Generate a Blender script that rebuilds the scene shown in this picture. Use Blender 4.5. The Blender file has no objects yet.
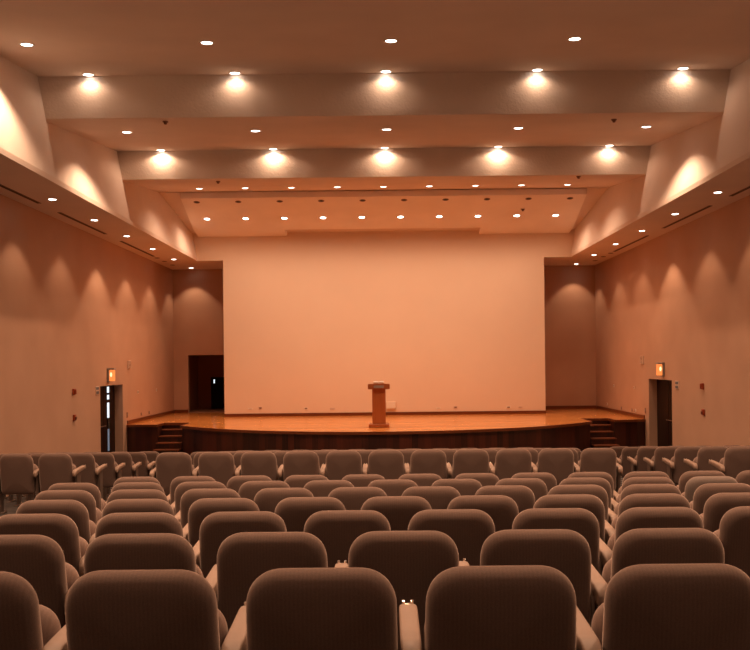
import bpy, bmesh, math, random
from mathutils import Vector, Matrix
random.seed(7)
scene = bpy.context.scene
COL = scene.collection
EYE = 2.62            # eye height above the flat floor before the stage
F = 850.0             # focal length in pixels of the 750 px frame
CX, CY = 382.0, 362.0
CAMX = -0.1
ROLL = 0.0105

# ------------------------------------------------------------------ materials
def new_mat(name):
    m = bpy.data.materials.new(name); m.use_nodes = True
    nt = m.node_tree; b = nt.nodes['Principled BSDF']
    return m, nt, b

def paint(name, col, rough=0.85, bump=0.0, scale=40.0, var=0.04):
    m, nt, b = new_mat(name)
    tc = nt.nodes.new('ShaderNodeTexCoord')
    n = nt.nodes.new('ShaderNodeTexNoise'); n.inputs['Scale'].default_value = scale
    n.inputs['Detail'].default_value = 5
    nt.links.new(tc.outputs['Object'], n.inputs['Vector'])
    n2 = nt.nodes.new('ShaderNodeTexNoise'); n2.inputs['Scale'].default_value = 0.9
    nt.links.new(tc.outputs['Object'], n2.inputs['Vector'])
    r = nt.nodes.new('ShaderNodeValToRGB')
    r.color_ramp.elements[0].position = 0.3; r.color_ramp.elements[1].position = 0.7
    r.color_ramp.elements[0].color = (*[c * (1 - var) for c in col], 1)
    r.color_ramp.elements[1].color = (*[min(1, c * (1 + var)) for c in col], 1)
    nt.links.new(n2.outputs['Fac'], r.inputs['Fac'])
    nt.links.new(r.outputs['Color'], b.inputs['Base Color'])
    b.inputs['Roughness'].default_value = rough
    b.inputs['Specular IOR Level'].default_value = 0.25
    if bump:
        bp = nt.nodes.new('ShaderNodeBump'); bp.inputs['Strength'].default_value = bump
        bp.inputs['Distance'].default_value = 0.01
        nt.links.new(n.outputs['Fac'], bp.inputs['Height'])
        nt.links.new(bp.outputs['Normal'], b.inputs['Normal'])
    return m

def plain(name, col, rough=0.5, metal=0.0):
    m, nt, b = new_mat(name)
    tc = nt.nodes.new('ShaderNodeTexCoord')
    n = nt.nodes.new('ShaderNodeTexNoise'); n.inputs['Scale'].default_value = 60
    nt.links.new(tc.outputs['Object'], n.inputs['Vector'])
    mr = nt.nodes.new('ShaderNodeMapRange')
    mr.inputs['To Min'].default_value = max(0.02, rough - 0.06); mr.inputs['To Max'].default_value = min(1, rough + 0.06)
    nt.links.new(n.outputs['Fac'], mr.inputs['Value'])
    nt.links.new(mr.outputs['Result'], b.inputs['Roughness'])
    b.inputs['Base Color'].default_value = (*col, 1)
    b.inputs['Metallic'].default_value = metal
    return m

def glow(name, col, strength):
    m, nt, b = new_mat(name)
    b.inputs['Base Color'].default_value = (*[c * .2 for c in col], 1)
    b.inputs['Emission Color'].default_value = (*col, 1)
    b.inputs['Emission Strength'].default_value = strength
    try: m.cycles.emission_sampling = 'NONE'
    except Exception: pass
    return m

def fabric(name, col, sheen=0.5):
    m, nt, b = new_mat(name)
    tc = nt.nodes.new('ShaderNodeTexCoord')
    w = nt.nodes.new('ShaderNodeTexWave'); w.wave_type = 'BANDS'; w.bands_direction = 'X'
    w.inputs['Scale'].default_value = 24; w.inputs['Distortion'].default_value = 1.2
    w.inputs['Detail'].default_value = 1; w.inputs['Detail Scale'].default_value = 3
    nt.links.new(tc.outputs['Object'], w.inputs['Vector'])
    n = nt.nodes.new('ShaderNodeTexNoise'); n.inputs['Scale'].default_value = 260; n.inputs['Detail'].default_value = 3
    nt.links.new(tc.outputs['Object'], n.inputs['Vector'])
    mul = nt.nodes.new('ShaderNodeMath'); mul.operation = 'MULTIPLY_ADD'
    mul.inputs[1].default_value = 0.16
    nt.links.new(w.outputs['Fac'], mul.inputs[0]); nt.links.new(n.outputs['Fac'], mul.inputs[2])
    r = nt.nodes.new('ShaderNodeValToRGB')
    r.color_ramp.elements[0].position = 0.35; r.color_ramp.elements[1].position = 0.95
    r.color_ramp.elements[0].color = (*[c * 0.84 for c in col], 1)
    r.color_ramp.elements[1].color = (*[c * 1.16 for c in col], 1)
    nt.links.new(mul.outputs[0], r.inputs['Fac'])
    nt.links.new(r.outputs['Color'], b.inputs['Base Color'])
    bp = nt.nodes.new('ShaderNodeBump'); bp.inputs['Strength'].default_value = 0.25; bp.inputs['Distance'].default_value = 0.002
    nt.links.new(mul.outputs[0], bp.inputs['Height']); nt.links.new(bp.outputs['Normal'], b.inputs['Normal'])
    b.inputs['Roughness'].default_value = 0.95
    b.inputs['Specular IOR Level'].default_value = 0.1
    b.inputs['Sheen Weight'].default_value = sheen
    b.inputs['Sheen Roughness'].default_value = 0.4
    b.inputs['Sheen Tint'].default_value = (1.0, 0.74, 0.62, 1)
    return m

def wood(name, dark, light, rough, plank=0.0, axis='X', spec=0.5):
    """planks of width `plank` across `axis`, each plank its own tone, with grain"""
    m, nt, b = new_mat(name)
    tc = nt.nodes.new('ShaderNodeTexCoord')
    sep = nt.nodes.new('ShaderNodeSeparateXYZ'); nt.links.new(tc.outputs['Object'], sep.inputs[0])
    mp = nt.nodes.new('ShaderNodeMapping')
    mp.inputs['Scale'].default_value = {'X': (30, 1.5, 1.5), 'Y': (1.5, 30, 30), 'XZ': (30, 30, 1.5)}[axis]
    nt.links.new(tc.outputs['Object'], mp.inputs['Vector'])
    n = nt.nodes.new('ShaderNodeTexNoise'); n.inputs['Scale'].default_value = 1.0; n.inputs['Detail'].default_value = 5
    nt.links.new(mp.outputs['Vector'], n.inputs['Vector'])
    fac = n.outputs['Fac']
    if plank:
        d = nt.nodes.new('ShaderNodeMath'); d.operation = 'DIVIDE'; d.inputs[1].default_value = plank
        nt.links.new(sep.outputs['Y' if axis == 'Y' else 'X'], d.inputs[0])
        fl = nt.nodes.new('ShaderNodeMath'); fl.operation = 'FLOOR'; nt.links.new(d.outputs[0], fl.inputs[0])
        wn = nt.nodes.new('ShaderNodeTexWhiteNoise'); wn.noise_dimensions = '1D'
        nt.links.new(fl.outputs[0], wn.inputs['W'])
        mx = nt.nodes.new('ShaderNodeMath'); mx.operation = 'MULTIPLY_ADD'; mx.inputs[1].default_value = 0.5
        hl = nt.nodes.new('ShaderNodeMath'); hl.operation = 'MULTIPLY'; hl.inputs[1].default_value = 0.6
        nt.links.new(n.outputs['Fac'], hl.inputs[0])
        nt.links.new(wn.outputs['Value'], mx.inputs[0]); nt.links.new(hl.outputs[0], mx.inputs[2])
        fac = mx.outputs[0]
    r = nt.nodes.new('ShaderNodeValToRGB')
    r.color_ramp.elements[0].position = 0.2; r.color_ramp.elements[1].position = 0.8
    r.color_ramp.elements[0].color = (*dark, 1); r.color_ramp.elements[1].color = (*light, 1)
    nt.links.new(fac, r.inputs['Fac']); nt.links.new(r.outputs['Color'], b.inputs['Base Color'])
    b.inputs['Roughness'].default_value = rough
    b.inputs['Specular IOR Level'].default_value = spec
    return m

def carpet(name):
    m, nt, b = new_mat(name)
    tc = nt.nodes.new('ShaderNodeTexCoord')
    w = nt.nodes.new('ShaderNodeTexWave'); w.bands_direction = 'Y'; w.inputs['Scale'].default_value = 1.1
    w.inputs['Distortion'].default_value = 0.4
    nt.links.new(tc.outputs['Object'], w.inputs['Vector'])
    n = nt.nodes.new('ShaderNodeTexNoise'); n.inputs['Scale'].default_value = 120
    nt.links.new(tc.outputs['Object'], n.inputs['Vector'])
    r = nt.nodes.new('ShaderNodeValToRGB')
    r.color_ramp.elements[0].position = 0.55; r.color_ramp.elements[1].position = 0.8
    r.color_ramp.elements[0].color = (0.035, 0.028, 0.026, 1); r.color_ramp.elements[1].color = (0.16, 0.14, 0.13, 1)
    nt.links.new(w.outputs['Fac'], r.inputs['Fac']); nt.links.new(r.outputs['Color'], b.inputs['Base Color'])
    bp = nt.nodes.new('ShaderNodeBump'); bp.inputs['Strength'].default_value = 0.4
    nt.links.new(n.outputs['Fac'], bp.inputs['Height']); nt.links.new(bp.outputs['Normal'], b.inputs['Normal'])
    b.inputs['Roughness'].default_value = 1.0; b.inputs['Specular IOR Level'].default_value = 0.1
    return m

M = dict(
    ceiling=paint('ceiling_paint', (0.76, 0.64, 0.56), 0.9, 0.15, 30),
    stageceil=paint('stage_ceiling_paint', (0.88, 0.79, 0.72), 0.9, 0.1, 30),
    stucco=paint('stucco_paint', (0.76, 0.66, 0.58), 0.85, 0.9, 22),
    upper=paint('upper_wall_paint', (0.80, 0.70, 0.63), 0.85, 0.25, 25),
    screen=paint('stage_wall_paint', (0.80, 0.64, 0.51), 0.85, 0.12, 50, 0.015),
    wall=paint('tan_wall_paint', (0.52, 0.325, 0.225), 0.8, 0.2, 40, 0.05),
    dark=plain('dark_void', (0.015, 0.010, 0.008), 0.9),
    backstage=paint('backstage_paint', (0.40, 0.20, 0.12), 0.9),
    carpet=carpet('striped_carpet'),
    deck=wood('stage_floorboards', (0.48, 0.17, 0.042), (0.74, 0.315, 0.09), 0.18, 0.085, 'Y'),
    fascia=wood('redwood_boards', (0.014, 0.003, 0.0015), (0.085, 0.017, 0.007), 0.4, 0.16, 'XZ'),
    nosing=wood('redwood_edge', (0.11, 0.026, 0.008), (0.20, 0.055, 0.018), 0.32, 0, 'Y'),
    door=wood('dark_door_wood', (0.006, 0.002, 0.001), (0.028, 0.008, 0.004), 0.5, 0, 'XZ', 0.15),
    podium=wood('podium_wood', (0.34, 0.095, 0.025), (0.46, 0.15, 0.045), 0.35, 0, 'XZ'),
    fabric=fabric('brown_fabric', (0.135, 0.087, 0.071), 0.7),
    fabric_grey=fabric('grey_fabric', (0.175, 0.132, 0.115)),
    seatfab=fabric('seat_fabric', (0.21, 0.14, 0.115)),
    armpad=plain('armrest_plastic', (0.27, 0.175, 0.13), 0.55),
    iron=plain('brown_painted_steel', (0.10, 0.065, 0.05), 0.5),
    shell=plain('dark_seat_shell', (0.07, 0.05, 0.04), 0.6),
    chrome=plain('chrome', (0.85, 0.83, 0.8), 0.2, 1.0),
    ring=plain('white_trim', (0.75, 0.68, 0.6), 0.5),
    lamp=glow('lamp_lens', (1.0, 0.90, 0.78), 9.0),
    dead=plain('unlit_lens', (0.03, 0.015, 0.008), 0.5),
    slot=plain('vent_slot', (0.06, 0.036, 0.026), 0.8),
    exitglow=glow('exit_glow', (1.0, 0.26, 0.06), 1.0),
    exithot=glow('exit_bulb', (1.0, 0.62, 0.32), 1.6),
    daylight=glow('door_daylight', (0.82, 0.92, 1.0), 1.1),
    dimlight=glow('door_dim_daylight', (0.55, 0.75, 1.0), 0.16),
    grey=plain('grey_plastic', (0.33, 0.29, 0.27), 0.6),
    bluegrey=plain('blue_grey_plastic', (0.12, 0.13, 0.15), 0.5),
    pale=plain('pale_plastic', (0.66, 0.50, 0.40), 0.6),
    cream=plain('cream_plastic', (0.80, 0.72, 0.62), 0.5),
    red=plain('red_plastic', (0.30, 0.045, 0.012), 0.45),
    darkred=plain('dark_red_plastic', (0.10, 0.018, 0.010), 0.5),
    brownplate=plain('brown_plate', (0.22, 0.10, 0.06), 0.5),
    paper=plain('white_paper', (0.9, 0.88, 0.84), 0.7),
)

# ------------------------------------------------------------------ helpers
def tag(o, label=None, cat=None, group=None, kind=None):
    if label: o['label'] = label
    if cat: o['category'] = cat
    if group: o['group'] = group
    if kind: o['kind'] = kind
    return o

def obj(name, bm, mat, parent=None, smooth=False, loc=None, rot=None):
    me = bpy.data.meshes.new(name)
    bmesh.ops.recalc_face_normals(bm, faces=bm.faces)
    bm.to_mesh(me); bm.free()
    me.materials.append(mat)
    if smooth:
        for p in me.polygons: p.use_smooth = True
    o = bpy.data.objects.new(name, me); COL.objects.link(o)
    if parent: o.parent = parent
    if loc: o.location = loc
    if rot: o.rotation_euler = rot
    return o

def empty(name, loc=(0, 0, 0), rot=(0, 0, 0)):
    o = bpy.data.objects.new(name, None); COL.objects.link(o)
    o.empty_display_size = 0.1
    o.location = loc; o.rotation_euler = rot
    return o

def box(bm, x0, x1, y0, y1, z0, z1, bevel=0.0, seg=2):
    t = bmesh.new()
    bmesh.ops.create_cube(t, size=1.0)
    for v in t.verts:
        v.co = Vector(((x0 + x1) / 2 + v.co.x * (x1 - x0), (y0 + y1) / 2 + v.co.y * (y1 - y0), (z0 + z1) / 2 + v.co.z * (z1 - z0)))
    if bevel:
        bmesh.ops.bevel(t, geom=list(t.edges), offset=bevel, segments=seg, affect='EDGES', profile=0.5)
    merge(bm, t)
    return bm

def merge(bm, t, mat=None):
    me = bpy.data.meshes.new('tmp'); t.to_mesh(me); t.free()
    if mat: me.transform(mat)
    bm.from_mesh(me); bpy.data.meshes.remove(me)

def cyl(bm, c, r, h, axis='Z', n=24, r2=None):
    t = bmesh.new()
    bmesh.ops.create_cone(t, cap_ends=True, segments=n, radius1=r, radius2=r if r2 is None else r2, depth=h)
    rot = {'Z': Matrix(), 'X': Matrix.Rotation(math.pi / 2, 4, 'Y'), 'Y': Matrix.Rotation(-math.pi / 2, 4, 'X')}[axis]
    merge(bm, t, Matrix.Translation(c) @ rot)
    return bm

def lathe(bm, prof, n=28):
    """(r, z) profile turned about z"""
    rings = []
    for r, z in prof:
        rings.append([bm.verts.new((r * math.cos(2 * math.pi * i / n), r * math.sin(2 * math.pi * i / n), z)) for i in range(n)])
    for a, b in zip(rings, rings[1:]):
        for i in range(n):
            bm.faces.new((a[i], a[(i + 1) % n], b[(i + 1) % n], b[i]))
    return bm, rings

def prism(bm, pts, z0, z1):
    lo = [bm.verts.new((x, y, z0)) for x, y in pts]; hi = [bm.verts.new((x, y, z1)) for x, y in pts]
    bm.faces.new(lo[::-1]); bm.faces.new(hi)
    for i in range(len(pts)):
        j = (i + 1) % len(pts); bm.faces.new((lo[i], lo[j], hi[j], hi[i]))
    return bm

def hexa(bm, q0, q1):
    """solid between two quads (lists of 4 points)"""
    a = [bm.verts.new(p) for p in q0]; b = [bm.verts.new(p) for p in q1]
    bm.faces.new(a[::-1]); bm.faces.new(b)
    for i in range(4):
        j = (i + 1) % 4; bm.faces.new((a[i], a[j], b[j], b[i]))
    return bm

B = bmesh.new
def px(x, y, z):
    u = (x - CAMX) * F / y; v = (z - EYE) * F / y
    return CX + u - v * ROLL, CY - v - u * ROLL
ORD = ['zeroth', 'first', 'second', 'third', 'fourth', 'fifth', 'sixth', 'seventh', 'eighth', 'ninth', 'tenth', 'eleventh', 'twelfth', 'thirteenth', 'fourteenth', 'fifteenth']

# ------------------------------------------------------------------ room shell
HW = 7.65             # half width of the hall
YB = -3.0             # wall behind the camera
YN = 30.8             # back wall of the stage niches
YC = 28.2             # face of the central stage wall
ZS = 3.42 + EYE       # underside of the side soffits
DX0, DX1 = 22.75, 24.72   # side door openings along y
DTOP = 2.05

def floor_z(y):
    def f(d):
        if d < 9.1: return EYE - (1.513 + 0.0818 * (d - 2.63))
        if d < 11.3: return EYE - 2.045
        if d < 17.0: return (EYE - 2.045) * (1 - (d - 11.3) / 5.7)
        return 0.0
    return f(y)

bm = B()
ys = [YB, 9.1, 11.3, 17.0, 34.2]
top = [[bm.verts.new((x, y, floor_z(y))) for x in (-HW - .6, HW + .6)] for y in ys]
for a, b in zip(top, top[1:]): bm.faces.new((a[0], a[1], b[1], b[0]))
low = [[bm.verts.new((x, y, floor_z(y) - 0.15)) for x in (-HW - .6, HW + .6)] for y in ys]
for a, b in zip(low, low[1:]): bm.faces.new((b[0], b[1], a[1], a[0]))
for k in range(len(ys) - 1):
    for s in (0, 1): bm.faces.new((top[k][s], top[k + 1][s], low[k + 1][s], low[k][s]))
bm.faces.new((top[0][0], top[0][1], low[0][1], low[0][0])); bm.faces.new((top[-1][0], top[-1][1], low[-1][1], low[-1][0]))
tag(obj('floor', bm, M['carpet']), 'dark striped carpet floor sloping down to the stage', 'floor', kind='structure')

for s, nm in ((-1, 'left'), (1, 'right')):
    bm = B()
    xa, xb = sorted((s * HW, s * (HW + 0.32)))
    box(bm, xa, xb, YB, DX0, -0.1, 6.3)
    box(bm, xa, xb, DX1, YN + 0.2, -0.1, 6.3)
    box(bm, xa, xb, DX0, DX1, DTOP, 6.3)
    tag(obj('wall_' + nm, bm, M['wall']), f'tan painted {nm} side wall of the hall with a deep doorway', 'wall', kind='structure')
bm = B(); box(bm, -HW - .3, HW + .3, YB - 0.2, YB, 0, 8.5)
tag(obj('wall_rear', bm, M['wall']), 'plain wall at the rear of the hall', 'wall', kind='structure')

# niche back walls (left one with a doorway to the backstage room)
bm = B()
NX = -7.13; NT = 2.94
box(bm, -HW, NX, YN, YN + .2, 0.85, 6.1); box(bm, NX, -5.45, YN, YN + .2, NT, 6.1); box(bm, -5.45, -5.06, YN, YN + .2, 0.85, 6.1)
tag(obj('wall_niche_left', bm, M['wall']), 'tan wall left of the stage wall with an open dark doorway', 'wall', kind='structure')
bm = B(); box(bm, 5.06, HW, YN, YN + .2, 0.85, 6.1)
tag(obj('wall_niche_right', bm, M['wall']), 'plain tan niche wall right of the stage wall', 'wall', kind='structure')
# the room behind the doorway
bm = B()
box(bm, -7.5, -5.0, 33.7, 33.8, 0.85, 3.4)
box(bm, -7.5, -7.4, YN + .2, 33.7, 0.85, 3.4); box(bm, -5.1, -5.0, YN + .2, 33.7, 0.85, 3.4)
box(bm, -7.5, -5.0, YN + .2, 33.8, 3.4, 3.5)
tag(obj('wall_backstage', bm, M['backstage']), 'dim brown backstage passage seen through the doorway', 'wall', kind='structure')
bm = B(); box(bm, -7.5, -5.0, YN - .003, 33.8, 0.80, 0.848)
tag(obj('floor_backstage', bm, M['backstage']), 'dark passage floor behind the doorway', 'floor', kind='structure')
# black door in the passage
d = empty('door_1', (-6.28, 33.68, 0.85)); tag(d, 'black backstage door standing in the dark passage', 'door', kind='structure')
bm = B(); box(bm, -0.60, 0.85, -0.05, 0, 0, 1.24, 0.008); obj('leaf', bm, M['dark'], d)
bm = B(); box(bm, -0.49, -0.44, -0.062, -0.05, 1.0, 1.15, 0.004); tag(obj('window_pane', bm, M['daylight'], d), 'small slit of white light in the door')

# central stage wall
bm = B()
box(bm, -5.34, 5.31, YC, YC + 0.35, 0.852, 8.0); box(bm, -6.6, -5.34, YC, YC + 0.35, ZS + .003, 8.0); box(bm, 5.31, 6.6, YC, YC + 0.35, ZS + .003, 8.0)
tag(obj('wall_stage', bm, M['screen']), 'broad pale peach wall behind the stage', 'wall', kind='structure')
# side faces closing the passage behind the stage wall
bm = B(); box(bm, -5.34, -5.06, YC + .35, YN, 0.853, 6.1); box(bm, 5.06, 5.31, YC + .35, YN, 0.853, 6.1)
tag(obj('wall_niche_return', bm, M['wall']), 'side returns of the two niches beside the stage wall', 'wall', kind='structure')

# side soffits and the splayed upper walls
Y1, Y2, Y3 = 16.06, 20.7, 24.7
Z1t, Z1b = 5.46 + EYE, 4.66 + EYE
Z2t, Z2b = 5.20 + EYE, 4.51 + EYE
Z3t, Z3b = 5.00 + EYE, 4.81 + EYE
Z4 = 4.21 + EYE
SB = 0.10
for s, nm in ((-1, 'left'), (1, 'right')):
    bm = B(); xa, xb = sorted((s * 6.2, s * HW)); box(bm, xa, xb, YB, YN, ZS, ZS + 0.1)
    xa, xb = sorted((s * 5.06, s * 6.2)); box(bm, xa, xb, YC + .002, YN, ZS, ZS + 0.1)
    tag(obj('trim_soffit_' + nm, bm, M['ceiling']), f'long lowered soffit along the {nm} wall with downlights', 'soffit', kind='structure')
    bm = B()
    def xin(z): return 6.2 + 0.17 * (z - ZS)
    for (ya, yb, za, zb) in ((YB, Y1, 6.9, Z1t), (Y1, Y2, Z1b, Z2t), (Y2, YC, Z2b + .5, Z4 + .6)):
        za += 0.05; zb += 0.05
        q0 = [(s * (6.2 + SB), ya, ZS + .1), (s * HW, ya, ZS + .1), (s * HW, ya, za), (s * (xin(za) + SB), ya, za)]
        q1 = [(s * 6.2, yb, ZS + .1), (s * HW, yb, ZS + .1), (s * HW, yb, zb), (s * xin(zb), yb, zb)]
        hexa(bm, q0, q1)
    tag(obj('wall_upper_' + nm, bm, M['upper']), f'pale splayed upper wall in bays above the {nm} soffit', 'wall', kind='structure')

# ceilings: three bays stepping down, joined by stucco beam faces
def slab(name, ya, za, yb, zb, label, hw=HW, t=0.12, extra=None):
    bm = B()
    hexa(bm, [(-hw, ya, za), (hw, ya, za), (hw, ya, za + t), (-hw, ya, za + t)], [(-hw, yb, zb), (hw, yb, zb), (hw, yb, zb + t), (-hw, yb, zb + t)])
    if extra: extra(bm)
    return tag(obj(name, bm, M['ceiling']), label, 'ceiling', kind='structure')
YF = 7.0
def zc1(y): return max(Z1t - 0.12 * (Y1 - y), Z1t - 0.12 * (Y1 - YF))
def zc2(y): return Z1b + (Z2t - Z1b) * (y - Y1) / (Y2 - Y1)
def zc3(y): return Z2b + (Z3t - Z2b) * (y - Y2) / (Y3 - Y2)
def zc4(y): return Z3b + (Z4 - Z3b) * (y - Y3) / (YC - Y3)
slab('ceiling_rear', YB, zc1(0), YF, zc1(YF), 'flat ceiling above the rear rows')
slab('ceiling_first_bay', YF, zc1(YF), Y1, Z1t, 'dark sloping ceiling bay nearest the camera')
slab('ceiling_second_bay', Y1 + .012, Z1b, Y2, Z2t, 'sloping ceiling bay between the two stucco beams')
slab('ceiling_third_bay', Y2 + .012, Z2b, Y3, Z3t, 'sloping ceiling bay beyond the second stucco beam')
# the drop panel over the stage is narrower than the bay, with a slot near the wall
bm = B()
hexa(bm, [(-5.9, Y3, Z3b), (5.9, Y3, Z3b), (5.9, Y3, Z3t + .03), (-5.9, Y3, Z3t + .03)],
     [(-6.15, 27.55, zc4(27.55)), (6.15, 27.55, zc4(27.55)), (6.15, 27.55, zc4(27.55) + .3), (-6.15, 27.55, zc4(27.55) + .3)])
for xa, xb in ((-6.15, -3.2), (3.15, 6.15)):
    hexa(bm, [(xa, 27.55, zc4(27.55)), (xb, 27.55, zc4(27.55)), (xb, 27.55, zc4(27.55) + .3), (xa, 27.55, zc4(27.55) + .3)],
         [(xa, YC, Z4), (xb, YC, Z4), (xb, YC, Z4 + .3), (xa, YC, Z4 + .3)])
box(bm, -3.2, 3.15, 27.55, YC, Z4 + .28, Z4 + .4)
tag(obj('ceiling_stage', bm, M['stageceil']), 'lowered ceiling panel over the stage with a long slot', 'ceiling', kind='structure')
slab('ceiling_upper_stage', Y3, Z3t - .02, YC, Z4 + .12, 'ceiling above the lowered panel over the stage')
for k, (y, zb, zt) in enumerate(((Y1, Z1b, Z1t), (Y2, Z2b, Z2t))):
    bm = B(); box(bm, -HW, HW, y, y + 0.02, zb - .0, zt + 0.1)
    tag(obj(f'trim_{k+1}', bm, M['stucco']), ['rough stucco beam face across the hall, nearer of two', 'rough stucco beam face across the hall, farther of two'][k], 'beam', kind='structure')

# ------------------------------------------------------------------ stage
def arc_pts(n=40, R=7.6, y0=21.55, xe=5.9):
    c = y0 + R; a = math.asin(xe / R)
    return [(R * math.sin(-a + 2 * a * i / n), c - R * math.cos(-a + 2 * a * i / n)) for i in range(n + 1)]
ARC = arc_pts()
ye = ARC[0][1]
NXI, NXO, NYB = 5.92, 6.70, 25.6
def outline(g=0.0):
    """stage edge, left to right; g pulls it back behind the nosing"""
    HX = HW - .004
    l = [(-HX, 25.05 + g), (-7.4, 24.97 + g), (-7.05, 24.93 + g), (-NXO - g * 0, 24.9 + g), (-NXO - g, NYB + g), (-NXI + g, NYB + g)]
    r = [(-x, y) for x, y in l[::-1]]
    a = arc_pts(R=7.6 - g, y0=21.55 + g, xe=5.9 - g)
    return l + a + r
st = empty('stage', (0, 25, 0)); tag(st, 'wide wooden stage with a curved front apron', 'stage')
off = Vector((0, -25, 0))
def shift(bm, v=off):
    bmesh.ops.translate(bm, verts=bm.verts, vec=v); return bm
bm = B(); prism(bm, [(max(-HW + .004, min(HW - .004, a)), b) for a, b in outline()] + [(HW - .004, YN - .004), (-HW + .004, YN - .004)], 0.81, 0.85)
obj('deck', shift(bm), M['deck'], st)
bm = B()
pts = outline(0.0)
pin = outline(0.035)
def strip(bm, P, Q, z0, z1):
    """solid band between two outlines"""
    n = len(P)
    v = [[bm.verts.new((x, y, z)) for x, y in L] for L in (P, Q) for z in (z0, z1)]
    a0, a1, b0, b1 = v
    for i in range(n - 1):
        bm.faces.new((a0[i], a0[i + 1], a1[i + 1], a1[i])); bm.faces.new((b0[i + 1], b0[i], b1[i], b1[i + 1]))
        bm.faces.new((a1[i], a1[i + 1], b1[i + 1], b1[i])); bm.faces.new((b0[i], b0[i + 1], a0[i + 1], a0[i]))
strip(bm, outline(-0.012), outline(0.05), 0.78, 0.855)
obj('nosing', shift(bm), M['nosing'], st)
bm = B(); strip(bm, outline(0.05), outline(0.10), 0.0, 0.80); obj('front_panel', shift(bm), M['fascia'], st)
bm = B()
for a, b in (((-HW, HW), (YN - .025, YN)),):
    box(bm, -HW + .004, -7.14, YN - .025, YN - .003, 0.85, 0.965); box(bm, 5.31, HW - .004, YN - .025, YN - .003, 0.85, 0.965)
box(bm, -5.34, 5.31, YC - .025, YC - .002, 0.85, 0.955)
box(bm, -HW + .004, -HW + .025, 25.1, YN - .005, 0.85, 0.965); box(bm, HW - .025, HW - .004, 25.1, YN - .005, 0.85, 0.965)
obj('baseboard', shift(bm), M['nosing'], st)

def steps(s, label):
    root = empty('stage_steps', (s * (NXI + NXO) / 2, 24.2, 0)); tag(root, label, 'steps', 'steps up to the stage')
    w = (NXO - NXI) / 2 - 0.012
    for k in range(4):
        zt = 0.68 - 0.17 * k
        yb = NYB - 0.02 - 0.0 * k; yf = NYB - 0.32 * (k + 1)
        # treads run wider towards the bottom on the outer side
        xo = w if k < 1 else w
        bm = B(); box(bm, -w, xo, yf - 24.2 + .02, yf + 0.32 - 24.2, 0, zt - .035); obj('riser', bm, M['fascia'], root)
        bm = B(); box(bm, -w, xo, yf - 24.2 - .01, yf + 0.325 - 24.2, zt - .035, zt, 0.008); obj('tread', bm, M['nosing'], root)
    return root
steps(-1, 'dark wooden steps up to the stage beside the left wall')
steps(1, 'dark wooden steps up to the stage beside the right wall')

# ------------------------------------------------------------------ podium and papers
pd = empty('podium', (-0.195, 23.15, 0.851)); pd.scale = (1.035,) * 3; tag(pd, 'slim orange-brown wooden lectern standing at the middle of the stage', 'lectern')
bm = B(); box(bm, -.27, .27, -.22, .22, 0, 0.09, 0.012); obj('base', bm, M['podium'], pd)
bm = B(); box(bm, -.175, .175, -.15, .15, 0.09, 1.0); obj('column', bm, M['podium'], pd)
bm = B()
hexa(bm, [(-.285, -.26, 1.0), (.285, -.26, 1.0), (.285, -.26, 1.14), (-.285, -.26, 1.14)], [(-.285, .24, 1.0), (.285, .24, 1.0), (.285, .24, 1.075), (-.285, .24, 1.075)])
bmesh.ops.bevel(bm, geom=list(bm.edges), offset=0.01, segments=2, affect='EDGES')
obj('top', bm, M['podium'], pd)
bm = B(); box(bm, -.13, .13, -.268, -.26, 1.035, 1.10, 0.003); tag(obj('plaque', bm, M['grey'], pd), 'small grey plaque on the lectern top')
bm = B(); hexa(bm, [(-.12, -.1, 0.0), (.13, -.1, 0.0), (.13, -.1, 0.012), (-.12, -.1, 0.012)], [(-.12, .14, 0.0), (.13, .14, 0.0), (.13, .14, 0.012), (-.12, .14, 0.012)])
pa = empty('open_book', (-0.195, 23.15, 0.851 + 1.168)); tag(pa, 'open white book lying on the lectern top', 'book')
for q in (-1, 1):
    bm = B()
    n = 8; vs = []
    for i in range(n + 1):
        t = i / n; x = q * 0.145 * t; z = 0.02 * math.sin(math.pi * min(1, t * 1.1) * 0.75) + 0.012
        vs.append((x, z))
    lo = [[bm.verts.new((x, y, 0.0 - 0.134 * (y + 0.02))) for y in (-.12, .12)] for x, z in vs]
    hi = [[bm.verts.new((x, y, z - 0.134 * (y + 0.02) + .045)) for y in (-.12, .12)] for x, z in vs]
    for i in range(n):
        bm.faces.new((hi[i][0], hi[i + 1][0], hi[i + 1][1], hi[i][1])); bm.faces.new((lo[i][0], lo[i][1], lo[i + 1][1], lo[i + 1][0]))
        for e in (0, 1): bm.faces.new((lo[i][e], lo[i + 1][e], hi[i + 1][e], hi[i][e]))
    for i in (0, n): bm.faces.new((lo[i][0], hi[i][0], hi[i][1], lo[i][1]))
    obj('page_block', bm, M['paper'], pa, True)

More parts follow.
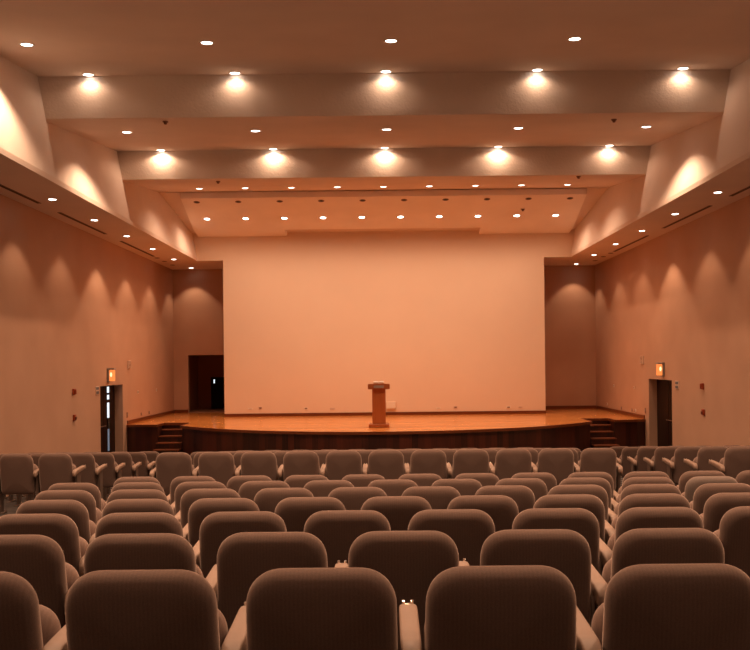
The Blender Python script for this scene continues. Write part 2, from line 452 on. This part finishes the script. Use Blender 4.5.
# ------------------------------------------------------------------ side doors, exit lamps, wall plates
for s, nm, n in ((-1, 'left', 2), (1, 'right', 3)):
    dr = empty(f'door_{n}', (s * (HW + .26), (DX0 + DX1) / 2, 0)); tag(dr, f'dark wooden double door set deep in the {nm} wall', 'door', kind='structure')
    hl = (DX1 - DX0) / 2
    for q in (-1, 1):
        bm = B(); box(bm, -.025, .025, min(0.01 * q, q * hl), max(0.01 * q, q * hl), 0.01, DTOP - .01, 0.006)
        obj('leaf', bm, M['door'], dr)
    if s < 0:
        bm = B()
        for z0, z1 in ((1.83, 2.00), (1.64, 1.77), (1.12, 1.55)): box(bm, .025, .03, .30, .47, z0, z1)
        tag(obj('window_pane', bm, M['daylight'], dr), 'narrow bright strip of door glazing')
        bm = B(); box(bm, .025, .03, .32, .46, .18, .80); tag(obj('window_pane', bm, M['dimlight'], dr), 'dim bluish lower strip of door glazing')
        bm = B(); box(bm, .0252, .05, .30, .47, 0.82, 1.10, .01); obj('lock_plate', bm, M['dark'], dr)
    bm = B(); cyl(bm, (-s * 0.09, -.45, 0.92), .018, .85, 'Y', 12); cyl(bm, (-s * .055, -.8, .92), .014, .08, 'X', 10); cyl(bm, (-s * .055, -.1, .92), .014, .08, 'X', 10)
    tag(obj('push_bar', bm, M['chrome'], dr), 'thin metal push bar')
    # exit lamp
    ex = empty('exit_lamp', (s * HW, 23.4, 2.50)); tag(ex, f'glowing orange exit lamp above the {nm} side door', 'lamp', 'exit lamps')
    bm = B(); xa, xb = sorted((-s * 0.0, -s * 0.06)); box(bm, xa, xb, -.09, .09, -.36, .03, .008); obj('wall_bracket', bm, M['grey'], ex)
    bm = B(); xa, xb = sorted((-s * 0.06, -s * 0.18)); box(bm, xa, xb, -.09, .09, -.33, -.02, .02, 3); obj('lamp_shade', bm, M['exitglow'], ex)
    bm = B(); t = bmesh.new(); bmesh.ops.create_uvsphere(t, u_segments=16, v_segments=10, radius=0.5); merge(bm, t, Matrix.Translation((-s * 0.115, -.088, -.15)) @ Matrix.Diagonal((.065, .03, .13, 1)))
    obj('bulb', bm, M['exithot'], ex, True)
    bm = B(); xa, xb = sorted((-s * 0.02, -s * 0.195)); box(bm, xa, xb, -.10, .10, -.015, .03, .006); obj('cap', bm, M['grey'], ex)

def wall_y(xp, s):       # distance of the point of a side wall seen in column xp
    return (s * HW - CAMX) * F / (xp - CX)
def plate(name, s, xp, yp, w, h, mat, label, cat, group=None, extra=None, t=0.02):
    y = wall_y(xp, s); u = (s * HW - CAMX) * F / y
    z = EYE - (yp - (CY - u * ROLL)) * y / F
    bm = B(); xa, xb = sorted((0, -s * t)); box(bm, xa, xb, -w / 2, w / 2, -h / 2, h / 2, min(t, w, h) * 0.25)
    if extra is None:
        o = obj(name, bm, mat); o.location = (s * HW, y, z)
    else:
        o = empty(name, (s * HW, y, z)); obj('face_plate', bm, mat, o); extra(o, s)
    tag(o, label, cat, group); return o
def two_bars(o, s):
    for dz in (.055, -.055):
        bm = B(); xa, xb = sorted((-s * .02, -s * .028)); box(bm, xa, xb, -.10, .10, dz - .035, dz + .035, .003)
        obj('dark_panel', bm, M['bluegrey'], o)
def pull(o, s):
    bm = B(); xa, xb = sorted((-s * .05, -s * .075)); box(bm, xa, xb, -.035, .035, -.05, .02, .006); obj('handle', bm, M['darkred'], o)
def strobe(o, s):
    bm = B(); xa, xb = sorted((-s * .05, -s * .08)); box(bm, xa, xb, -.03, .03, -.06, .06, .01); obj('lens', bm, M['red'], o)
def grille(o, s):
    for k in range(5):
        bm = B(); xa, xb = sorted((-s * .04, -s * .046)); box(bm, xa, xb, -.09, .09, -.085 + k * .042, -.07 + k * .042); obj('slat', bm, M['brownplate'], o)
for s, nm, xs in ((-1, 'left', dict(p=96.5, a=72.8, c=73, sp=128.7)), (1, 'right', dict(p=677.3, a=703, c=703.6, sp=642.5))):
    dy = 0 if s < 0 else -5.5
    plate('door_sign', s, xs['p'], 390.5 + dy, .26, .22, M['pale'], f'small sign with two dark panels beside the {nm} side door', 'sign', 'signs beside the doors', two_bars)
    plate('fire_alarm', s, xs['a'], 391.8 + dy, .12, .15, M['red'], f'red fire alarm box on the {nm} wall, upper of two', 'alarm', 'fire alarm boxes', strobe, .05)
    plate('fire_alarm', s, xs['c'], 418.5 + dy - .8, .12, .15, M['red'], f'red fire alarm pull box on the {nm} wall, lower of two', 'alarm', 'fire alarm boxes', pull, .05)
    plate('wall_speaker', s, xs['sp'], 364.5 + (0 if s < 0 else -4.5), .26, .24, M['pale'], f'pale square speaker high on the {nm} wall before the stage', 'speaker', 'wall speakers', grille, .04)
small = [(-1, 137.5, 392, 'cream'), (-1, 156, 390, 'cream'), (-1, 140.7, 414, 'brownplate'), (-1, 148.6, 412.5, 'brownplate'), (-1, 126.6, 415, 'brownplate'),
         (1, 613.7, 385.7, 'cream'), (1, 634, 387.6, 'cream'), (1, 607, 404, 'cream'), (1, 621, 408, 'brownplate'), (1, 631.5, 410, 'brownplate'), (1, 635.2, 410.4, 'cream'), (1, 645, 410.6, 'brownplate')]
words = {0: 'pale wall socket high on left wall, nearer the camera', 1: 'pale wall socket high on left wall, nearer the niche', 2: 'brown socket low on left wall, middle of three',
         3: 'brown socket low on left wall, closest to the niche', 4: 'brown switch plate on left wall between door and stage', 5: 'pale wall socket high on right wall, nearer the niche',
         6: 'pale wall socket high on right wall, nearer the door', 7: 'pale socket low on right wall, closest to the niche', 8: 'brown socket low on right wall, second from the niche',
         9: 'brown socket low on right wall, beside a pale one', 10: 'pale socket low on right wall, beside a brown one', 11: 'brown switch plate on right wall between stage and door'}
for i, (s, xp, yp, mt) in enumerate(small):
    big = 'switch' in words[i]
    def rocker(o, s, mt=mt):
        bm = B(); xa, xb = sorted((-s * .012, -s * .02)); box(bm, xa, xb, -.02, .02, -.03, .03, .003); obj('insert', bm, M['grey'], o)
    plate('switch_plate' if big else 'wall_socket', s, xp, yp, .10 if big else .09, .16 if big else .09, M[mt], words[i], 'switch' if big else 'socket', 'small plates on the side walls', rocker, .012)
bp_ = [(250, 409, .16, .05), (260, 408, .12, .08), (305.6, 408.4, .13, .08), (332, 408.6, .16, .06), (438, 408, .14, .05), (455, 407.3, .13, .09), (508, 407.2, .14, .08), (520, 407, .12, .05)]
for i, (xp, yp, w, h) in enumerate(bp_):
    x = (xp - CX) * YC / F + CAMX; z = EYE - (yp - (CY - (xp - CX) * ROLL)) * YC / F
    o = empty('wall_socket', (x, YC, z))
    bm = B(); box(bm, -w / 2, w / 2, -.014, 0, -h / 2, h / 2, .003); obj('face_plate', bm, M['pale'] if i % 2 else M['cream'], o)
    bm = B(); box(bm, -w * .3, w * .3, -.02, -.014, -h * .25, h * .25, .002); obj('insert', bm, M['brownplate'] if i in (1, 2, 5, 6) else M['pale'], o)
    tag(o, f'small socket plate low on the pale stage wall, {ORD[i+1]} from the left', 'socket', 'socket plates on the stage wall')
x = (390.5 - CX) * YC / F + CAMX
o = empty('connection_box', (x, YC, EYE - 43.8 * YC / F)); o.location.z += .02; tag(o, 'large pale box low on the stage wall just behind the lectern', 'box')
bm = B(); box(bm, -.16, .16, -.07, 0, -.12, .12, .01); obj('body', bm, M['screen'], o)
bm = B(); box(bm, -.15, .15, -.076, -.07, -.11, .10, .004); obj('lid', bm, M['cream'], o)

# ------------------------------------------------------------------ downlights
LIGHTCOL = (1.0, 0.62, 0.385)
def make_dl():
    bm = B(); lathe(bm, [(0.085, 0.004), (0.088, -0.004), (0.115, -0.010), (0.125, -0.004), (0.125, 0.004)]); ring = bm
    me = bpy.data.meshes.new('trim_ring'); ring.to_mesh(me); ring.free(); me.materials.append(M['ring'])
    for p in me.polygons: p.use_smooth = True
    bm = B(); _, r = lathe(bm, [(0.088, -0.003), (0.06, -0.012), (0.03, -0.016)]); bm.faces.new(r[-1])
    m2 = bpy.data.meshes.new('lens'); bmesh.ops.recalc_face_normals(bm, faces=bm.faces); bm.to_mesh(m2); bm.free(); m2.materials.append(M['lamp'])
    m3 = m2.copy(); m3.materials[0] = M['dead']
    return me, m2, m3
RING, LENS, DEAD = make_dl()
RINGD = RING.copy(); RINGD.materials[0] = M['brownplate']
def downlight(x, y, z, slope, power, label, group, size=120, blend=0.6, scale=1.0, lit=True):
    o = empty('downlight', (x, y, z - 0.002), (math.atan(slope), 0, 0)); tag(o, label, 'light', group)
    o.scale = (scale,) * 3
    a = bpy.data.objects.new('trim_ring', RING if lit else RINGD); COL.objects.link(a); a.parent = o
    b = bpy.data.objects.new('lens', LENS if lit else DEAD); COL.objects.link(b); b.parent = o
    if lit and power > 0:
        l = bpy.data.lights.new('lamp', 'SPOT'); l.energy = power; l.color = LIGHTCOL
        l.spot_size = math.radians(size); l.spot_blend = blend; l.shadow_soft_size = 0.05
        lo = bpy.data.objects.new('lamp', l); COL.objects.link(lo); lo.parent = o
        lo.location = (0, 0, -0.03); lo.rotation_euler = (-math.atan(slope), 0, 0)
    return o
s1 = 0.12; s2 = (Z2t - Z1b) / (Y2 - Y1); s3 = (Z3t - Z2b) / (Y3 - Y2); s4 = (Z4 - Z3b) / (YC - Y3)
P = dict(c1=400, f1=15, c2=400, f2=40, c3=165, c4=132, so=125, up=640, up2=640, up3=150)
XR = [-5.77, -2.87, 0.1, 3.06, 6.0]
for i, x in enumerate(XR):
    if i < 4:
        downlight(x, 13.7, zc1(13.7), s1, P['c1'], f'round lit downlight in the nearest ceiling bay, {ORD[i+1]} from the left', 'downlights of the nearest ceiling bay')
    if i < 5 and abs(x) < 6.1:
        x2 = [-5.55, -2.8, 0.03, 2.87, 5.6][i]
        downlight(x2, Y1 - .13, zc1(Y1 - .13), s1, P['f1'], f'downlight tight against the nearer stucco beam, {ORD[i+1]} from the left', 'downlights washing the nearer beam', 160, .5)
        x3 = [-5.38, -2.69, 0.05, 2.8, 5.47][i]
        downlight(x3, 17.75, zc2(17.75), s2, P['c2'], f'downlight in the second ceiling bay, {ORD[i+1]} from the left', 'downlights of the second ceiling bay')
        x4 = [-5.4, -2.68, 0.02, 2.77, 5.46][i]
        downlight(x4, Y2 - .13, zc2(Y2 - .13), s2, P['f2'] * (1 if i < 4 else .6), f'downlight tight against the farther stucco beam, {ORD[i+1]} from the left', 'downlights washing the farther beam', 160, .4)
for i in range(9):
    downlight(-5.1 + 1.272 * i, 23.5, zc3(23.5), s3, P['c3'], f'downlight of the row before the drop panel, {ORD[i+1]} from the left', 'downlights before the drop panel', 140, .8)
for i in range(10):
    downlight(-5.5 + 1.205 * i, 26.45, zc4(26.45), s4, P['c4'], f'downlight over the stage in the drop panel, {ORD[i+1]} from the left', 'downlights over the stage', 165, 1)
    downlight(-5.5 + 1.22 * i, 25.0, zc4(25.0), s4, 0, f'dark unlit downlight at the drop panel edge, {ORD[i+1]} from the left', 'unlit downlights over the stage', scale=.75, lit=False)
for s, nm in ((-1, 'left'), (1, 'right')):
    var = {-1: [.7, .55, 1.3, .95, .75, .6], 1: [.7, .7, 1.4, .5, .55, .6]}[s]
    for k in range(6):
        y = 17.5 + 2.55 * k
        downlight(s * 6.85, y, ZS, 0, P['so'] * var[k], f'downlight in the {nm} soffit, {ORD[k+1]} from the camera end', f'downlights in the {nm} soffit', 90, .4, .85)
    # one more of the same rows, above the seats outside the picture
    downlight(s * 6.85, 14.88, ZS, 0, P['so'] * .8, f'downlight in the {nm} soffit above the cross aisle', f'downlights in the {nm} soffit', 90, .4, .85)
for i, x in enumerate(XR):
    for y, pk, wd in ((9.4, 'up', 'over the cross aisle'), (5.2, 'up2', 'over the rear rows'), (1.0, 'up3', 'over the camera')):
        downlight(x, y, zc1(y), s1 if y > YF else 0, P[pk], f'downlight {wd}, {ORD[i+1]} from the left', 'downlights above the rear seats')

# slots, detectors
for s, nm in ((-1, 'left'), (1, 'right')):
    for k, (ya, yb) in enumerate(((14.7, 17.9), (19.0, 22.2), (23.5, 26.9))):
        o = empty('air_slot', (s * 7.28, (ya + yb) / 2, ZS)); tag(o, f'long narrow air slot in the {nm} soffit, {ORD[k+1]} from the camera end', 'vent', 'air slots in the soffits')
        h = (yb - ya) / 2
        bm = B(); box(bm, -.035, .035, -h, h, -.006, 0); obj('slot', bm, M['slot'], o)
        bm = B()
        for q in (-1, 1): box(bm, q * .035 - .008, q * .035 + .008, -h, h, -.010, 0)
        obj('rim', bm, M['brownplate'], o)
    for k, y in enumerate((27.3, 28.2, 29.3)):
        o = downlight(s * 7.28, y, ZS, 0, 0, f'small dark unlit spot at the stage end of the {nm} soffit, {ORD[k+1]} of three', f'unlit spots in the {nm} soffit', scale=.7, lit=False)
def detector(xp, yp, zf, ya, label):
    # solve the distance on a sloped ceiling
    best = min((abs(px((xp - CX) * y / F + CAMX, y, zf(y))[1] - yp), y) for y in [ya + i * .02 for i in range(250)])
    y = best[1]; x = (xp - CX) * y / F + CAMX
    o = empty('smoke_detector', (x, y, zf(y))); tag(o, label, 'detector', 'smoke detectors')
    bm = B(); cyl(bm, (0, 0, -.012), .055, .02); obj('base', bm, M['brownplate'], o)
    bm = B(); cyl(bm, (0, 0, -.042), .026, .045, r2=.04); obj('sensor', bm, M['brownplate'], o)
detector(168, 121, zc2, Y1 + .1, 'small dark detector under the second bay, left of its middle')
detector(616.5, 119, zc2, Y1 + .1, 'small dark detector under the second bay, near its right end')
detector(220, 181, zc3, Y2 + .1, 'small dark detector just beyond the farther beam, at the left')
detector(580.5, 176, zc3, Y2 + .1, 'small dark detector just beyond the farther beam, at the right')
detector(524.5, 209, zc4, Y3 + .1, 'small detector in the drop panel over the stage')

# ------------------------------------------------------------------ the seats
def rr(hw, hh, rt, rb, n=10):
    """rounded rectangle outline centred at 0, counter-clockwise"""
    pts = []
    for cx, cz, r, a0 in ((hw - rb, -hh + rb, rb, -90), (hw - rt, hh - rt, rt, 0), (-hw + rt, hh - rt, rt, 90), (-hw + rb, -hh + rb, rb, 180)):
        for i in range(n + 1):
            a = math.radians(a0 + 90 * i / n)
            e = 2 / 2.3       # slightly squarer than a circle
            c, s_ = math.cos(a), math.sin(a)
            pts.append((cx + r * math.copysign(abs(c) ** e, c), cz + r * math.copysign(abs(s_) ** e, s_)))
    return pts
def pad(hw, hh, rt, rb, t, crown=0.012, curve=0.0, taper=0.0):
    """upholstered slab in the x/z plane, thickness t along y (y=0 rear face)"""
    m = min(hw, hh)
    ds = [m * .95, m * .88, m * .8, m * .7, m * .6, m * .42, m * .28, m * .18, .027, .016, .008, .003, 0]
    fr = .043 if t > .05 else t * .45          # edge rounding radius
    def face(d):                               # depth of the face below its crown at inset d
        e = fr * (1 - math.sqrt(max(0, 1 - (1 - min(1, d / fr)) ** 2)))
        return e + crown * math.exp(-(d / (m * .42)) ** 1.3)
    loops = [(d, face(d) - crown) for d in ds] + [(d, t - face(d) + crown) for d in ds[::-1]]
    bm = B(); rings = []
    for ins, y in loops:
        P_ = rr(hw - ins, hh - ins, max(.012, rt - ins * .75), max(.008, rb - ins * .75))
        rings.append([bm.verts.new((x * (1 + taper * (z / hh)), y + curve * x * x, z)) for x, z in P_])
    n = len(rings[0])
    for a, b in zip(rings, rings[1:]):
        for i in range(n):
            j = (i + 1) % n; bm.faces.new((a[i], a[j], b[j], b[i]))
    bm.faces.new(rings[0]); bm.faces.new(rings[-1][::-1])
    bmesh.ops.remove_doubles(bm, verts=bm.verts, dist=1e-5)
    return bm

def rotx(bm, a, t=(0, 0, 0)):
    bmesh.ops.transform(bm, matrix=Matrix.Translation(t) @ Matrix.Rotation(a, 4, 'X'), verts=bm.verts); return bm

def armrest_bm(x):
    bm = B(); n = 14
    # side outline of the pad (y, z): rounded thick rear end, slim raised front
    secs = []
    for i in range(n + 1):
        t = i / n
        y = 0.05 + 0.43 * t
        zt = 0.640 + 0.030 * t - 0.030 * max(0, 1 - t * 6) ** 2 - 0.012 * max(0, t * 8 - 7) ** 2
        th = 0.062 - 0.010 * t
        w = 0.034 - 0.001 * t - 0.006 * max(0, t * 7 - 6) ** 2 - 0.010 * max(0, 1 - t * 8) ** 2
        sec = []
        for k in range(16):
            a = 2 * math.pi * k / 16; c, s_ = math.cos(a), math.sin(a); e = 0.32
            sec.append(bm.verts.new((x + w * math.copysign(abs(c) ** e, c), y, zt - th / 2 + th / 2 * math.copysign(abs(s_) ** e, s_))))
        secs.append(sec)
    for a, b in zip(secs, secs[1:]):
        for k in range(16):
            j = (k + 1) % 16; bm.faces.new((a[k], a[j], b[j], b[k]))
    bm.faces.new(secs[0]); bm.faces.new(secs[-1][::-1])
    return bm
def lug_bm(x):
    bm = B()
    for q in (-1, 1): box(bm, x + q * .016 - .007, x + q * .016 + .007, .468, .486, .640, .672, .003)
    box(bm, x - .02, x + .02, .474, .487, .645, .660, .002)
    return bm
def standard_bm(x):
    bm = B()
    hexa(bm, [(x - .02, .16, 0.02), (x + .02, .16, .02), (x + .02, .27, .02), (x - .02, .27, .02)],
         [(x - .018, .12, .605), (x + .018, .12, .605), (x + .018, .30, .615), (x - .018, .30, .615)])
    bmesh.ops.bevel(bm, geom=list(bm.edges), offset=.008, segments=2, affect='EDGES')
    return bm
def foot_bm(x):
    bm = B(); box(bm, x - .03, x + .03, .06, .36, -.004, .03, .010); return bm

def make_seat():
    root = empty('auditorium_seat')
    bm = pad(.239, .300, .130, .07, .095, .022, .22, -.02); rotx(bm, math.radians(9.5), (0, .074, .579)); obj('backrest', bm, M['fabric'], root, True)
    bm = pad(.234, .185, .115, .05, .10, .016, 0, 0); rotx(bm, math.radians(-9), (0, .225, .548)); obj('seat', bm, M['seatfab'], root, True)
    bm = pad(.205, .165, .08, .05, .02, .002, 0, 0); rotx(bm, math.radians(-9), (0, .322, .530)); obj('seat_shell', bm, M['shell'], root, True)
    bm = B(); cyl(bm, (0.017, .215, .37), .014, .50, 'X', 10); obj('hinge_bar', bm, M['iron'], root, True)
    arm(root, .28)
    return root
ARM = {}
def arm(root, x):
    a = obj('armrest', armrest_bm(x), M['armpad'], root, True)
    obj('end_cap', lug_bm(x), M['chrome'], a)
    l = obj('leg', standard_bm(x), M['iron'], root)
    obj('foot', foot_bm(x), M['iron'], l)
proto = make_seat()
left_parts = empty('spare')      # left-hand arm of a row's first seat
arm(left_parts, -.28)
LP = list(left_parts.children)
def kids(o): return [c for c in bpy.data.objects if c.parent == o]
def tree(o): return [(c, kids(c)) for c in kids(o)]
PT, LT = tree(proto), tree(left_parts)
def copy_into(tr, root):
    for c, sub in tr:
        a = c.copy(); a.parent = root; COL.objects.link(a)
        for g in sub:
            b = g.copy(); b.parent = a; COL.objects.link(b)
        yield a
used = [False]
def seat(x, y, label, group, first=False, grey=False):
    z = floor_z(y + .2)
    slope = (floor_z(y + .35) - floor_z(y + .05)) / .30
    r = proto.copy(); COL.objects.link(r)
    parts = list(copy_into(PT, r))
    if first: parts += list(copy_into(LT, r))
    r.location = (x, y, z)
    r.rotation_euler = (random.uniform(-.008, .008), 0, random.uniform(-.005, .005))
    for a in parts:
        if a.name.startswith('seat') and 'shell' not in a.name:
            pass
        if grey and a.name.startswith('backrest'):
            a.material_slots[0].link = 'OBJECT'; a.material_slots[0].material = M['fabric_grey']
    tag(r, label, 'seat', group)
    return r

PITCH = 0.563
# rear block, seven staggered rows; numbers are seat positions in pitches from the sight line
lim = {0: (-2.33, 3), 1: (-2.83, 3), 2: (-3.33, 4), 3: (-3.83, 5), 4: (-4.33, 6), 5: (-4.83, 7), 6: (-4.33, 7)}
RNM = ['first', 'second', 'third', 'fourth', 'fifth', 'sixth', 'seventh']
for k in range(7):
    y = 2.56 + 0.966 * k
    u, n = lim[k][0], 0
    while True:
        x = u * PITCH + CAMX - 0.012
        if px(x - .24, y, floor_z(y) + .8)[0] > 752: break
        n += 1
        grey = (k == 5 and abs(u - 5.17) < .1)
        lab = f'brown fabric tip-up seat, {ORD[n]} from the left in the {RNM[k]} row from the camera'
        if grey: lab = f'greyer fabric tip-up seat, {ORD[n]} from the left in the sixth row from the camera'
        seat(x, y, lab, 'tip-up seats in the rear block', n == 1, grey)
        u += 1
# front block, beyond the cross aisle
for k in range(7):
    y = 11.1 + 0.966 * k
    xs = [-2.86 + .56 * i for i in range(11)] if k % 2 == 0 else [-2.58 + .56 * i for i in range(10)]
    for i, x in enumerate(xs):
        seat(x, y, f'brown tip-up seat, {ORD[i+1]} from the left in {RNM[k]} row beyond the cross aisle, centre block', 'tip-up seats in the front centre block', i == 0)
    if k >= 1:
        xs = [-4.79 - .56 * i for i in range(5)]
        xs = [x for x in xs if px(x + .3, y, floor_z(y) + .8)[0] > 0]
        for i, x in enumerate(xs):
            seat(x, y, f'brown tip-up seat, {ORD[i+1]} from the aisle in {RNM[k-1]} row of the left front block', 'tip-up seats in the left front block', i == len(xs) - 1)
    xs = [4.64 + .56 * i for i in range(5)]
    xs = [x for x in xs if px(x - .3, y, floor_z(y) + .8)[0] < 750]
    for i, x in enumerate(xs):
        seat(x, y, f'brown tip-up seat, {ORD[i+1]} from the aisle in {RNM[k]} row of the right front block', 'tip-up seats in the right front block', i == 0)
for tr, root in ((PT, proto), (LT, left_parts)):
    for c, sub in tr:
        for g in sub: bpy.data.objects.remove(g)
        bpy.data.objects.remove(c)
    bpy.data.objects.remove(root)

# ------------------------------------------------------------------ camera, world, view
cam = bpy.data.cameras.new('camera'); co = bpy.data.objects.new('camera', cam); COL.objects.link(co)
cam.sensor_width = 36; cam.lens = F / 750 * 36
cam.shift_x = (375 - CX) / 750; cam.shift_y = (CY - 325) / 750
co.location = (CAMX, 0, EYE); co.rotation_euler = (math.pi / 2, ROLL, 0)
cam.clip_start = 0.05; cam.clip_end = 100
scene.camera = co
w = bpy.data.worlds.new('world'); scene.world = w; w.use_nodes = True
w.node_tree.nodes['Background'].inputs[0].default_value = (0.02, 0.01, 0.006, 1)
w.node_tree.nodes['Background'].inputs[1].default_value = 0.0
vs_ = scene.view_settings
vs_.view_transform = 'Standard'; vs_.look = 'None'; vs_.gamma = 1; vs_.use_curve_mapping = False
vs_.exposure = 0.12
cy = scene.cycles
cy.use_denoising = True; cy.max_bounces = 8; cy.diffuse_bounces = 5; cy.glossy_bounces = 3
cy.sample_clamp_indirect = 4; cy.caustics_reflective = False; cy.caustics_refractive = False
